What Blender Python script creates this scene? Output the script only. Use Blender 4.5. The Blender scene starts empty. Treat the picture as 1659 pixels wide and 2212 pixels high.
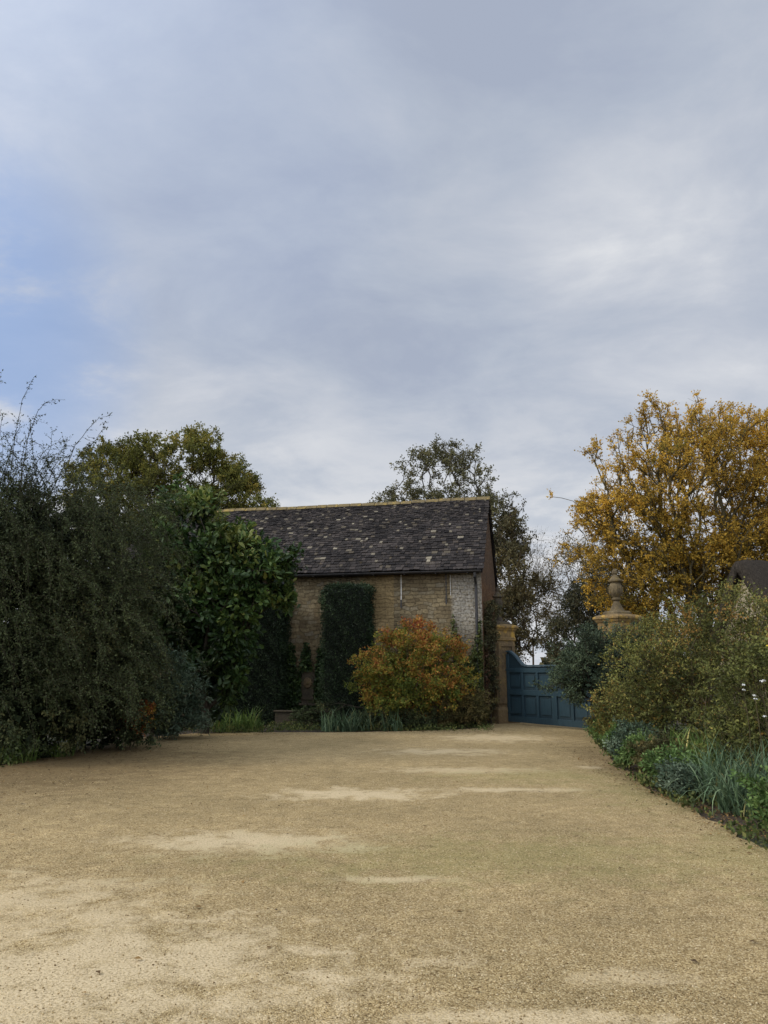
import bpy, math
import numpy as np
from mathutils import Vector
scene=bpy.context.scene
scene.view_settings.view_transform='Standard'
scene.view_settings.look='None'
scene.view_settings.exposure=0
RNG=np.random.default_rng(11)

# ---------------------------------------------------------------- helpers
def link(o):
    scene.collection.objects.link(o); return o
def meta(o,label=None,cat=None,group=None,kind=None):
    if label: o["label"]=label
    if cat: o["category"]=cat
    if group: o["group"]=group
    if kind: o["kind"]=kind
    return o
def empty(name,loc=(0,0,0),rz=0,**k):
    e=bpy.data.objects.new(name,None); e.empty_display_size=.3
    e.location=loc; e.rotation_euler=(0,0,rz); link(e); return meta(e,**k)
def mesh_np(name,V,faces,mat,attr=None,parent=None,smooth=False,loc=None):
    V=np.asarray(V,dtype=np.float32); F=np.asarray(faces,dtype=np.int32)
    me=bpy.data.meshes.new(name)
    me.vertices.add(len(V)); me.vertices.foreach_set("co",V.ravel())
    me.loops.add(F.size); me.loops.foreach_set("vertex_index",F.ravel())
    me.polygons.add(len(F)); me.polygons.foreach_set("loop_start",np.arange(0,F.size,F.shape[1],dtype=np.int32))
    me.update(calc_edges=True)
    if smooth: me.polygons.foreach_set("use_smooth",np.ones(len(F),dtype=bool))
    if attr is not None:
        a=me.attributes.new("rnd",'FLOAT','POINT'); a.data.foreach_set("value",np.asarray(attr,dtype=np.float32))
    me.materials.append(mat)
    o=bpy.data.objects.new(name,me); link(o)
    if parent: o.parent=parent
    if loc is not None: o.location=loc
    return o
class MB:
    def __init__(s): s.v=[]; s.f=[]; s.a=[]
    def add(s,vs,fs,r=.5):
        n=len(s.v); s.v+= [tuple(v) for v in vs]; s.f+=[tuple(i+n for i in f) for f in fs]; s.a+=[r]*len(vs)
    def box(s,x0,x1,y0,y1,z0,z1,r=.5):
        s.add([(x0,y0,z0),(x1,y0,z0),(x1,y1,z0),(x0,y1,z0),(x0,y0,z1),(x1,y0,z1),(x1,y1,z1),(x0,y1,z1)],
              [(0,3,2,1),(4,5,6,7),(0,1,5,4),(1,2,6,5),(2,3,7,6),(3,0,4,7)],r)
    def lathe(s,prof,c=(0,0,0),n=20):
        vs=[];fs=[]
        for r,z in prof:
            for i in range(n):
                a=2*math.pi*i/n; vs.append((c[0]+r*math.cos(a),c[1]+r*math.sin(a),c[2]+z))
        for j in range(len(prof)-1):
            for i in range(n):
                k=(i+1)%n; fs.append((j*n+i,j*n+k,(j+1)*n+k,(j+1)*n+i))
        fs.append(tuple(range(n-1,-1,-1))); fs.append(tuple((len(prof)-1)*n+i for i in range(n)))
        s.add(vs,fs)
    def prism(s,pts,y0,y1):
        n=len(pts)
        vs=[(p[0],y0,p[1]) for p in pts]+[(p[0],y1,p[1]) for p in pts]
        fs=[tuple(range(n)),tuple(range(2*n-1,n-1,-1))]+[(i,i+n,(i+1)%n+n,(i+1)%n) for i in range(n)]
        s.add(vs,fs)
    def sqprof(s,prof,c=(0,0,0)):
        vs=[];fs=[]
        for r,z in prof:
            vs+= [(c[0]-r,c[1]-r,c[2]+z),(c[0]+r,c[1]-r,c[2]+z),(c[0]+r,c[1]+r,c[2]+z),(c[0]-r,c[1]+r,c[2]+z)]
        for j in range(len(prof)-1):
            for i in range(4):
                k=(i+1)%4; fs.append((j*4+i,j*4+k,(j+1)*4+k,(j+1)*4+i))
        fs.append((3,2,1,0)); m=(len(prof)-1)*4; fs.append((m,m+1,m+2,m+3))
        s.add(vs,fs)
    def obj(s,name,mat,parent=None,bevel=0,smooth=False,attr=True,loc=None):
        me=bpy.data.meshes.new(name); me.from_pydata(s.v,[],s.f); me.update()
        if attr:
            a=me.attributes.new("rnd",'FLOAT','POINT'); a.data.foreach_set("value",np.array(s.a,dtype=np.float32))
        me.materials.append(mat)
        o=bpy.data.objects.new(name,me); link(o)
        if parent: o.parent=parent
        if loc: o.location=loc
        if smooth:
            for p in me.polygons: p.use_smooth=True
        if bevel:
            b=o.modifiers.new("bevel",'BEVEL'); b.width=bevel; b.segments=2; b.limit_method='ANGLE'
        return o

# ---------------------------------------------------------------- materials
class NT:
    def __init__(s,nt): s.nt=nt
    def n(s,t,**k):
        nd=s.nt.nodes.new(t)
        ins=k.pop('ins',{})
        for a,b in k.items(): setattr(nd,a,b)
        for a,b in ins.items():
            if isinstance(b,bpy.types.NodeSocket): s.nt.links.new(b,nd.inputs[a])
            else: nd.inputs[a].default_value=b
        return nd
    def math(s,op,a,b=0.0,c=0.0,clamp=False):
        nd=s.nt.nodes.new('ShaderNodeMath'); nd.operation=op; nd.use_clamp=clamp
        for i,x in enumerate((a,b,c)):
            if isinstance(x,bpy.types.NodeSocket): s.nt.links.new(x,nd.inputs[i])
            else: nd.inputs[i].default_value=x
        return nd.outputs[0]
    def noise(s,vec,scale,detail=4,rough=.55,dist=0):
        nd=s.n('ShaderNodeTexNoise',ins={'Vector':vec,'Scale':scale,'Detail':detail,'Roughness':rough,'Distortion':dist}); return nd.outputs['Fac']
    def ramp(s,fac,stops,interp='LINEAR'):
        nd=s.n('ShaderNodeValToRGB',ins={'Fac':fac}); r=nd.color_ramp; r.interpolation=interp
        while len(r.elements)<len(stops): r.elements.new(.5)
        for e,(p,c) in zip(r.elements,stops):
            e.position=p; e.color=(c if isinstance(c,tuple) else (c,c,c))+(1,)
        return nd.outputs['Color']
    def mix(s,f,a,b,bt='MIX'):
        nd=s.nt.nodes.new('ShaderNodeMix'); nd.data_type='RGBA'; nd.blend_type=bt
        for sock,x in ((nd.inputs[0],f),(nd.inputs[6],a),(nd.inputs[7],b)):
            if isinstance(x,bpy.types.NodeSocket): s.nt.links.new(x,sock)
            elif isinstance(x,tuple): sock.default_value=x+(1,)
            else: sock.default_value=x
        return nd.outputs[2]
    def smooth(s,x,a,b):
        nd=s.n('ShaderNodeMapRange',interpolation_type='SMOOTHSTEP',ins={'Value':x,'From Min':a,'From Max':b}); return nd.outputs[0]
def newmat(name):
    m=bpy.data.materials.new(name); m.use_nodes=True
    nt=m.node_tree; b=nt.nodes['Principled BSDF']; t=NT(nt)
    return m,t,b
def setc(t,b,col=None,rough=None,bump=None,bs=.5,bd=.02):
    if col is not None:
        if isinstance(col,tuple): b.inputs['Base Color'].default_value=col+(1,)
        else: t.nt.links.new(col,b.inputs['Base Color'])
    if rough is not None:
        if isinstance(rough,float): b.inputs['Roughness'].default_value=rough
        else: t.nt.links.new(rough,b.inputs['Roughness'])
    if bump is not None:
        nd=t.n('ShaderNodeBump',ins={'Height':bump,'Strength':bs,'Distance':bd}); t.nt.links.new(nd.outputs[0],b.inputs['Normal'])
def foliage_mat(name,stops,rough=.6,trans=.2,spec=.25,vscale=.9,gain=1.0):
    m,t,b=newmat(name)
    at=t.n('ShaderNodeAttribute',attribute_name='rnd').outputs['Fac']
    c=t.ramp(at,[(p,tuple(min(1,x*gain) for x in q)) for p,q in stops])
    geo=t.n('ShaderNodeNewGeometry').outputs['Position']
    n=t.noise(geo,vscale,2)
    br=t.ramp(n,[(.3,.65),(.7,1.3)])
    c2=t.mix(1.0,c,br,'MULTIPLY')
    setc(t,b,c2,float(rough)); b.inputs['Specular IOR Level'].default_value=spec
    if trans>0:
        tr=t.n('ShaderNodeBsdfTranslucent',ins={'Color':c2})
        mx=t.n('ShaderNodeMixShader',ins={0:trans,1:b.outputs[0],2:tr.outputs[0]})
        t.nt.links.new(mx.outputs[0],t.nt.nodes['Material Output'].inputs['Surface'])
    return m
def bark_mat(name,c1,c2):
    m,t,b=newmat(name); o=t.n('ShaderNodeTexCoord').outputs['Object']
    n=t.noise(o,9,3,.6); setc(t,b,t.ramp(n,[(.3,c1),(.7,c2)]),.9); b.inputs['Specular IOR Level'].default_value=.15; return m

bark_dark=bark_mat("bark_dark",(.03,.025,.02),(.08,.065,.05))
bark_twig=bark_mat("bark_twig",(.026,.025,.016),(.065,.060,.035))
bark_brown=bark_mat("bark_brown",(.06,.045,.03),(.15,.11,.07))
bark_olive=bark_mat("bark_olive",(.06,.05,.026),(.13,.105,.055))

def stone_wall(name):
    m,t,b=newmat(name)
    o=t.n('ShaderNodeTexCoord').outputs['Object']
    sp=t.n('ShaderNodeSeparateXYZ',ins={0:o})
    x,y,z=sp.outputs
    h=t.math('ADD',x,y)
    nz=t.n('ShaderNodeTexNoise',ins={'Vector':o,'Scale':2.6,'Detail':3})
    nsp=t.n('ShaderNodeSeparateXYZ',ins={0:nz.outputs['Color']})
    hx=t.math('ADD',h,t.math('MULTIPLY',t.math('SUBTRACT',nsp.outputs[0],.5),.44))
    hz=t.math('ADD',z,t.math('MULTIPLY',t.math('SUBTRACT',nsp.outputs[1],.5),.26))
    v=t.n('ShaderNodeCombineXYZ',ins={0:hx,1:hz,2:0.0}).outputs[0]
    bk=t.n('ShaderNodeTexBrick',offset=.45,squash=.7,squash_frequency=3,ins={'Vector':v,'Color1':(.0,.0,.0,1),'Color2':(1,1,1,1),'Mortar':(.5,.5,.5,1),'Scale':1.0,'Mortar Size':.011,'Mortar Smooth':.6,'Bias':0.0,'Brick Width':.27,'Row Height':.125})
    v2=t.n('ShaderNodeCombineXYZ',ins={0:h,1:z,2:0.0}).outputs[0]
    bk2=t.n('ShaderNodeTexBrick',offset=.5,ins={'Vector':v2,'Color1':(.0,.0,.0,1),'Color2':(1,1,1,1),'Mortar':(.5,.5,.5,1),'Scale':1.0,'Mortar Size':.008,'Mortar Smooth':.2,'Bias':0.0,'Brick Width':.62,'Row Height':.36})
    c1=t.ramp(bk.outputs['Color'],[(0,(.175,.135,.080)),(.35,(.245,.190,.108)),(.7,(.31,.245,.140)),(1,(.25,.215,.15))])
    c1=t.mix(t.math('MULTIPLY',bk.outputs['Fac'],.6),c1,(.125,.098,.062))
    c2=t.ramp(bk2.outputs['Color'],[(0,(.29,.215,.105)),(1,(.37,.275,.14))])
    c2=t.mix(bk2.outputs['Fac'],c2,(.15,.11,.06))
    ash=t.math('MULTIPLY',t.smooth(h,-3.95,-3.93),t.math('SUBTRACT',1.0,t.smooth(h,-2.82,-2.80)))
    ash=t.math('MULTIPLY',ash,t.math('GREATER_THAN',z,2.9))
    c=t.mix(ash,c1,c2)
    n1=t.noise(o,1.1,5,.65); n2=t.noise(o,14,4,.6)
    c=t.mix(t.smooth(n1,.35,.7),t.mix(1.0,c,(.70,.69,.68),'MULTIPLY'),c)
    lw=t.math('MULTIPLY',t.smooth(h,-1.02,-.86),t.math('LESS_THAN',h,.001))
    lw=t.math('MULTIPLY',lw,t.smooth(z,2.1,3.4))
    lw=t.math('MULTIPLY',lw,t.smooth(n2,.30,.55))
    c=t.mix(t.math('MULTIPLY',lw,.65),c,(.40,.385,.345))
    gb=t.math('GREATER_THAN',x,-.002)
    c=t.mix(gb,c,t.mix(1.0,c,(.80,.55,.46),'MULTIPLY'))
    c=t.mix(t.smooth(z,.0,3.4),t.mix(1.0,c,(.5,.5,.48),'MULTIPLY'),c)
    c=t.mix(t.math('MULTIPLY',t.smooth(z,4.2,4.75),.4),c,(.09,.075,.06))  # eave shadow painted into the top of the wall colour
    c=t.mix(.5,c,t.mix(1.0,c,t.ramp(n2,[(.3,.4),(.7,1.5)]),'MULTIPLY'))
    hgt=t.math('SUBTRACT',t.math('ADD',t.math('MULTIPLY',bk.outputs['Color'],.3),n2),t.math('MULTIPLY',bk.outputs['Fac'],1.2))
    setc(t,b,c,.92,hgt,.9,.035); b.inputs['Specular IOR Level'].default_value=.2
    return m
wall_m=stone_wall("rubble_stone")

def ashlar(name,ca,cb,scale=2.0,lichen=(.32,.22,.07)):
    m,t,b=newmat(name); o=t.n('ShaderNodeTexCoord').outputs['Object']
    n=t.noise(o,scale,5,.65); n2=t.noise(o,18,4,.6); n3=t.noise(o,5,4,.6)
    c=t.ramp(n,[(.3,ca),(.7,cb)]); c=t.mix(t.smooth(n3,.52,.66),c,lichen)
    c=t.mix(.5,c,t.mix(1.0,c,t.ramp(n2,[(.3,.4),(.7,1.4)]),'MULTIPLY'))
    setc(t,b,c,.9,n2,.5,.015); b.inputs['Specular IOR Level'].default_value=.2; return m
pillar_m=ashlar("ochre_limestone",(.09,.066,.042),(.22,.155,.08),2.0,(.20,.14,.06))
urn_m=ashlar("weathered_stone",(.05,.042,.033),(.11,.088,.06),4,(.10,.08,.04))
urn2_m=ashlar("ochre_weathered_stone",(.085,.066,.04),(.19,.145,.08),4,(.18,.13,.05))
cap_m=ashlar("lichened_cap_stone",(.12,.085,.048),(.28,.19,.08),4,(.40,.25,.06))
basin_m=ashlar("mossy_stone",(.04,.035,.026),(.095,.075,.05),3,(.045,.05,.02))
mask_m=ashlar("mask_stone",(.08,.06,.038),(.17,.12,.065),5,(.12,.09,.04))

def slate_mat():
    m,t,b=newmat("stone_slates")
    at=t.n('ShaderNodeAttribute',attribute_name='rnd').outputs['Fac']
    o=t.n('ShaderNodeTexCoord').outputs['Object']
    c=t.ramp(at,[(0,(.019,.017,.017)),(.45,(.038,.033,.031)),(.86,(.062,.052,.047)),(.95,(.10,.083,.06)),(1,(.26,.23,.17))])
    n=t.noise(o,23,4,.7); c=t.mix(t.math('MULTIPLY',t.smooth(n,.64,.70),.85),c,(.31,.295,.255))
    n4=t.noise(o,6,5,.75); c=t.mix(t.math('MULTIPLY',t.smooth(n4,.60,.68),.45),c,(.14,.10,.042))
    n2=t.noise(o,.8,3); c=t.mix(1.0,c,t.ramp(n2,[(.3,.75),(.7,1.25)]),'MULTIPLY')
    setc(t,b,c,.95,n,.6,.01); b.inputs['Specular IOR Level'].default_value=.12; return m
slate_m=slate_mat()
ridge_m=ashlar("lichened_ridge",(.12,.095,.055),(.24,.18,.08),3,(.32,.23,.07))
iron_m,t,b=newmat("black_iron"); o=t.n('ShaderNodeTexCoord').outputs['Object']
setc(t,b,t.ramp(t.noise(o,12),[(.3,(.018,.018,.02)),(.7,(.045,.042,.042))]),.5)
white_m,t,b=newmat("pale_flaking_paint"); o=t.n('ShaderNodeTexCoord').outputs['Object']
setc(t,b,t.ramp(t.noise(o,20),[(.35,(.45,.43,.38)),(.6,(.72,.7,.66))]),.7)
gate_m,t,b=newmat("slate_blue_gate_paint"); o=t.n('ShaderNodeTexCoord').outputs['Object']
mp=t.n('ShaderNodeMapping',ins={0:o,'Scale':(9,9,1.2)}).outputs[0]
ng=t.noise(mp,3,4,.6)
setc(t,b,t.ramp(ng,[(.3,(.018,.041,.055)),(.7,(.028,.058,.075))]),.5,ng,.15,.005)
gated_m,t,b=newmat("slate_blue_gate_recess_shade"); o=t.n('ShaderNodeTexCoord').outputs['Object']  # same gate paint, darkened in colour to shade the recessed panels
setc(t,b,t.ramp(t.noise(o,6,4,.6),[(.3,(.011,.028,.038)),(.7,(.018,.039,.052))]),.6)
thatch_m,t,b=newmat("old_thatch"); o=t.n('ShaderNodeTexCoord').outputs['Object']
mp=t.n('ShaderNodeMapping',ins={0:o,'Scale':(3,16,3)}).outputs[0]
nt_=t.noise(mp,3,5,.7); setc(t,b,t.ramp(nt_,[(.3,(.020,.017,.014)),(.7,(.080,.066,.052))]),.95,nt_,1.0,.08); b.inputs['Specular IOR Level'].default_value=.1

# ---------------------------------------------------------------- leaves / skeletons
def nrm(a): return a/np.maximum(np.linalg.norm(a,axis=-1,keepdims=True),1e-9)
def leaf_geo(P,D,size,ratio,tint,rng,shape='quad',flat=0.0):
    N=len(P); D=nrm(D)
    R=nrm(rng.normal(size=(N,3)))
    if flat>0:
        up=np.zeros((N,3)); up[:,2]=1
        R=nrm(np.cross(D,up)*flat+R*(1-flat))
    S=nrm(R-(R*D).sum(1,keepdims=True)*D); Nn=np.cross(S,D)
    s=size[:,None]
    if shape=='quad':
        vs=[P,P+.45*s*D+.5*ratio*s*S+.1*s*Nn,P+s*D,P+.45*s*D-.5*ratio*s*S+.1*s*Nn]
        V=np.stack(vs,1).reshape(-1,3); F=np.arange(4*N).reshape(N,4); A=np.repeat(tint,4)
    else:
        dr=-.12*s*Nn
        vs=[P,P+.35*s*D+.38*ratio*s*S+.08*s*Nn,P+.72*s*D+.5*ratio*s*S+.06*s*Nn+dr*.4,P+s*D+dr,
            P+.72*s*D-.5*ratio*s*S+.06*s*Nn+dr*.4,P+.35*s*D-.38*ratio*s*S+.08*s*Nn]
        V=np.stack(vs,1).reshape(-1,3)
        b=(np.arange(N)*6)[:,None]
        F=np.concatenate([b+np.array([0,1,2,3]),b+np.array([3,4,5,0])],0); A=np.repeat(tint,6)
    return V,F,A
def edges_geo(A,B,ra,rb,sides=4):
    A=np.asarray(A,float);B=np.asarray(B,float); N=len(A); D=nrm(B-A)
    ref=np.tile(np.array([[.31,.17,.93]]),(N,1)); ref[np.abs((ref*D).sum(1))>.95]=[1,0,0]
    S=nrm(np.cross(D,ref)); T=np.cross(D,S)
    an=np.arange(sides)*2*np.pi/sides
    ring=np.cos(an)[None,:,None]*S[:,None,:]+np.sin(an)[None,:,None]*T[:,None,:]
    V0=A[:,None,:]+ring*ra[:,None,None]; V1=B[:,None,:]+ring*rb[:,None,None]
    V=np.concatenate([V0,V1],1).reshape(-1,3)
    i=np.arange(sides);k=(i+1)%sides
    f=np.stack([i,k,k+sides,i+sides],1)
    F=((np.arange(N)*2*sides)[:,None,None]+f[None]).reshape(-1,4)
    return V,F
def skeleton(base,fork,pts,step,rng,wt,rtip,bowk=.10):
    nt=max(2,int(np.linalg.norm(fork-base)/step)+1)
    nodes=[];par=[];plen=[]
    for i in range(nt):
        f=i/(nt-1); j=rng.normal(size=3)*step*.06*(0<i<nt-1)
        nodes.append(base*(1-f)+fork*f+j); par.append(i-1); plen.append(0 if i==nt-1 else (nt-1-i)*step*3)
    cap=len(nodes)+len(pts)*40
    NA=np.zeros((cap,3)); NA[:nt]=nodes; PL=np.zeros(cap); PL[:nt]=plen; PL[nt-1]=0; n=nt
    order=np.argsort(np.linalg.norm(pts-fork,axis=1))
    for pi in order:
        p=pts[pi]; d=np.linalg.norm(NA[:n]-p,axis=1); q=int(np.argmin(d+wt*PL[:n])); dq=d[q]
        m=max(1,int(math.ceil(dq/step))); bow=np.array([0,0,1.0])*dq*bowk; last=q
        for k in range(1,m+1):
            if n>=cap: break
            f=k/m; x=NA[q]*(1-f)+p*f+bow*math.sin(math.pi*f)
            if k<m: x=x+rng.normal(size=3)*step*.10
            NA[n]=x; par.append(last); PL[n]=PL[last]+dq/m; last=n; n+=1
    NA=NA[:n]; par=np.array(par)
    fl=np.zeros(n); has=np.zeros(n,bool); has[par[par>=0]]=True
    fl[~has]=1
    for i in range(n-1,0,-1): fl[par[i]]+=fl[i]
    r=rtip*np.maximum(fl,1)**.45
    idx=np.arange(1,n); a=par[idx]
    ra=np.minimum(r[a],r[idx]*1.25)
    return NA[a],NA[idx],ra,r[idx]
def sample_ell(ells,n,shell,rng,minz):
    E=np.array(ells,float); w=(E[:,3]*E[:,4]*E[:,5])**.667; w/=w.sum(); out=np.zeros((0,3))
    while len(out)<n:
        i=rng.choice(len(E),size=n,p=w); d=nrm(rng.normal(size=(n,3)))
        r=(shell+(1-shell)*rng.random(n))**.5
        P=E[i,:3]+d*E[i,3:6]*r[:,None]; out=np.concatenate([out,P[P[:,2]>minz]])
    return out[:n]
def plant(name,label,cat,base,ells,nclump,ppc,csig,tw,tl,lpt,lsize,ratio,lm,bm,shell=.3,tint=None,droop=0.0,
          rtip=.006,fork=1.0,shape='quad',seed=0,group=None,parts=('stems','foliage'),minz=.1,wt=.6,step=.5,
          flat=0.0,out=.7,tv=.16,cv=.18,lfrac=1.0,extra=None,twr=None,inner=0,isize=.2,bowk=.10):
    rng=np.random.default_rng(seed+100)
    base=np.array(base,float)
    C=sample_ell(ells,nclump,shell,rng,minz+.1)
    ct=rng.normal(size=nclump)*cv
    P=np.repeat(C,ppc,0)+rng.normal(size=(nclump*ppc,3))*csig*np.array([1,1,.65])
    PT=np.repeat(ct,ppc); k=P[:,2]>minz; P=P[k];PT=PT[k]
    E=np.array(ells,float); cen=(E[:,:3]*E[:,3:4]).sum(0)/E[:,3].sum()
    A,B,ra,rb=skeleton(base,base+np.array([0,0,fork]),P,step,rng,wt,rtip,bowk)
    T0=np.repeat(P,tw,0); TT=np.repeat(PT,tw)
    od=nrm(T0-(cen-np.array([0,0,.3*E[:,5].max()])))
    td=nrm(od*out+rng.normal(size=T0.shape)*.7+np.array([0,0,-droop])); L=tl*rng.uniform(.5,1.2,len(T0))
    T1=T0+td*L[:,None]; T1[:,2]=np.maximum(T1[:,2],.03)
    tr=twr if twr else rtip*.5
    A=np.concatenate([A,T0]);B=np.concatenate([B,T1]);ra=np.concatenate([ra,np.full(len(T0),tr)]);rb=np.concatenate([rb,np.full(len(T0),tr*.4)])
    if lfrac<1: kk=rng.random(len(T0))<lfrac; T0=T0[kk];T1=T1[kk];TT=TT[kk]
    n=len(T0)*lpt
    f=np.tile((np.arange(lpt)+.5)/lpt,len(T0))[:,None]
    LP=np.repeat(T0,lpt,0)*(1-f)+np.repeat(T1,lpt,0)*f+rng.normal(size=(n,3))*lsize*.35
    LD=np.repeat(nrm(T1-T0),lpt,0)*.55+rng.normal(size=(n,3))*.6+np.array([0,0,-droop*.5])
    ls=lsize*rng.uniform(.6,1.25,n)
    tv_=.5+rng.normal(size=n)*tv+np.repeat(TT,lpt)
    if tint is not None: tv_=tv_+tint(LP)
    k=LP[:,2]>.02; LP=LP[k];LD=LD[k];ls=ls[k];tv_=tv_[k]
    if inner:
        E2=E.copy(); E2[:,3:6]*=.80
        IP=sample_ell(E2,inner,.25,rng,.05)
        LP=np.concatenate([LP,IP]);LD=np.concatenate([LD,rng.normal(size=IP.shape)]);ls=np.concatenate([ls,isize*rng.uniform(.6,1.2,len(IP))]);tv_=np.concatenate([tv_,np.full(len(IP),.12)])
    if extra is not None:
        ea,eb,era,erb,xp,xd,xs,xt=extra
        A=np.concatenate([A,ea]);B=np.concatenate([B,eb]);ra=np.concatenate([ra,era]);rb=np.concatenate([rb,erb])
        LP=np.concatenate([LP,xp]);LD=np.concatenate([LD,xd]);ls=np.concatenate([ls,xs]);tv_=np.concatenate([tv_,xt])
    e=empty(name,base,label=label,cat=cat,group=group)
    V,F=edges_geo(A,B,ra,rb); mesh_np(parts[0],V-base,F,bm,parent=e,smooth=True)
    V,F,At=leaf_geo(LP,LD,ls,ratio,np.clip(tv_,0,1),rng,shape,flat)
    mesh_np(parts[1],V-base,F,lm,attr=At,parent=e)
    return e

# ---------------------------------------------------------------- ground
PATCH=[(-.37,10.7,1.1,.55,.95),(-1.33,7.8,1.15,.48,.95),(.11,6.46,.45,.10,.85),(1.25,16.2,1.3,.6,.7),(1.3,13.2,1.3,.4,.65),(1.7,11.1,1.1,.22,.8),
       (2.7,19.5,1.4,1.1,.65),(-1.8,4.6,1.7,.85,.9),(-3.0,5.6,1.5,.9,.75),(.66,4.0,.7,.10,.8),(1.25,4.5,.35,.12,.5),(3.5,13.6,.22,.2,.8)]  # left foreground entry paints brighter ambient light; the others are pale dust
def gravel_mat():
    m,t,b=newmat("gravel")
    o=t.n('ShaderNodeTexCoord').outputs['Object']
    vo=t.n('ShaderNodeTexVoronoi',ins={'Vector':o,'Scale':105.0,'Randomness':1.0})
    sp=t.n('ShaderNodeSeparateColor',ins={0:vo.outputs['Color']})
    c=t.ramp(sp.outputs[0],[(0,(.21,.145,.066)),(.25,(.345,.252,.122)),(.6,(.475,.358,.184)),(.88,(.585,.455,.25)),(1,(.72,.595,.375))])
    edge=t.ramp(vo.outputs['Distance'],[(.3,1.0),(.75,.65)])
    c=t.mix(.6,c,t.mix(1.0,c,edge,'MULTIPLY'))
    n1=t.noise(o,.45,5,.6); n2=t.noise(o,4.5,4,.7)
    c=t.mix(1.0,c,t.ramp(n1,[(.3,(.80,.79,.74)),(.7,(1.16,1.13,1.08))]),'MULTIPLY')
    c=t.mix(1.0,c,t.ramp(n2,[(.3,.78),(.7,1.18)]),'MULTIPLY')
    sx=t.n('ShaderNodeSeparateXYZ',ins={0:o}); X,Y=sx.outputs[0],sx.outputs[1]
    def ell(cx,cy,rx,ry):
        a=t.math('DIVIDE',t.math('SUBTRACT',X,cx),rx); d=t.math('DIVIDE',t.math('SUBTRACT',Y,cy),ry)
        return t.math('SQRT',t.math('ADD',t.math('MULTIPLY',a,a),t.math('MULTIPLY',d,d)))
    n3=t.noise(o,2.6,7,.76,.3)
    nn=t.math('MULTIPLY',t.math('SUBTRACT',n3,.5),5.0)
    tot=None
    for p in PATCH:
        dd=t.math('ADD',ell(*p[:4]),nn); mk=t.math('MULTIPLY',t.math('SUBTRACT',1.0,t.smooth(dd,.2,1.35)),p[4])
        tot=mk if tot is None else t.math('MAXIMUM',tot,mk)
    grain=t.noise(o,60,3,.7)
    tot=t.math('MULTIPLY',tot,t.ramp(grain,[(.36,.30),(.54,1.0)]))
    pale=t.mix(grain,(.58,.45,.265),(.73,.595,.38))
    c=t.mix(tot,c,pale)
    ms=None
    for p in [(3.6,10.8,.9,1.6),(1.2,7.2,2.6,.9),(3.3,7.0,.8,1.6),(2.6,12.5,1.8,.8)]:
        mk=t.math('SUBTRACT',1.0,t.smooth(t.math('ADD',ell(*p),nn),.1,1.4)); ms=mk if ms is None else t.math('MAXIMUM',ms,mk)
    c=t.mix(t.math('MULTIPLY',ms,.28),c,(.21,.22,.06))
    shrub_shade=t.math('MULTIPLY',t.math('SUBTRACT',1.0,t.smooth(t.math('ADD',ell(-7.4,13.6,5.4,5.2),t.math('MULTIPLY',nn,.30)),.35,1.2)),.72)  # shade of the left shrub, painted into the gravel colour
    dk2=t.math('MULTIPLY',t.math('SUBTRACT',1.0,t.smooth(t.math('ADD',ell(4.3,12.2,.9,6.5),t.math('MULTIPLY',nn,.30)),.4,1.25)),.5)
    c=t.mix(t.math('MAXIMUM',shrub_shade,dk2),c,(.13,.088,.042))
    hgt=t.math('MULTIPLY',vo.outputs['Distance'],-1.0)
    hh=t.math('ADD',t.math('MULTIPLY',hgt,t.math('SUBTRACT',1.05,tot)),t.math('MULTIPLY',n2,.6))
    setc(t,b,c,.95,hh,.8,.009); b.inputs['Specular IOR Level'].default_value=.12; return m
gravel_m=gravel_mat()
soil_m,t,b=newmat("soil"); o=t.n('ShaderNodeTexCoord').outputs['Object']
n=t.noise(o,6,5,.7); nb=t.noise(o,.15,3)
c=t.ramp(n,[(.3,(.035,.025,.016)),(.7,(.09,.065,.04))]); c=t.mix(t.smooth(nb,.5,.6),c,(.05,.065,.025))
setc(t,b,c,.95,n,1.0,.05)
mb=MB(); mb.add([(-600,-200,-.03),(600,-200,-.03),(600,1200,-.03),(-600,1200,-.03)],[(0,1,2,3)])
meta(mb.obj("ground",soil_m,attr=False),kind="structure",label="dark soil and rough grass around the courtyard",cat="ground")
outline=[(-7.6,-4),(-7.5,6),(-7.0,11),(-6.6,14),(-6.4,17.4),(-5.9,19.6),(-5.0,20.9),(-3.4,21.3),(-1.6,21.2),(0,21.5),(1.0,21.8),(2.4,22.5),(3.1,23.3),(3.3,24.4),
   (3.6,27),(6.0,40),(9,42),(7.2,26),(6.4,22.4),(5.6,21.4),(5.1,19),(4.6,16.6),(4.0,13.5),(3.75,11.3),(3.62,9.2),(3.55,7.6),(3.6,5),(3.7,2),(3.8,-4)]
ol=[]
for i in range(len(outline)):
    a=np.array(outline[i],float); b2=np.array(outline[(i+1)%len(outline)],float); L=np.linalg.norm(b2-a); m_=max(1,int(L/.22))
    for k in range(m_):
        f=k/m_; q=a+(b2-a)*f; w_=math.sin(q[1]*2.1)*.05+math.sin(q[1]*5.3+1)*.03
        ol.append(q+np.array([w_,0])+RNG.normal(size=2)*.028)
mb=MB(); mb.add([(p[0],p[1],0) for p in ol]+[(p[0],p[1],-.04) for p in ol],[tuple(range(len(ol)))]+[(i+len(ol),(i+1)%len(ol)+len(ol),(i+1)%len(ol),i) for i in range(len(ol))])
meta(mb.obj("gravel_courtyard",gravel_m,attr=False),kind="structure",label="tan gravel courtyard with pale dusty patches",cat="ground")

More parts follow.
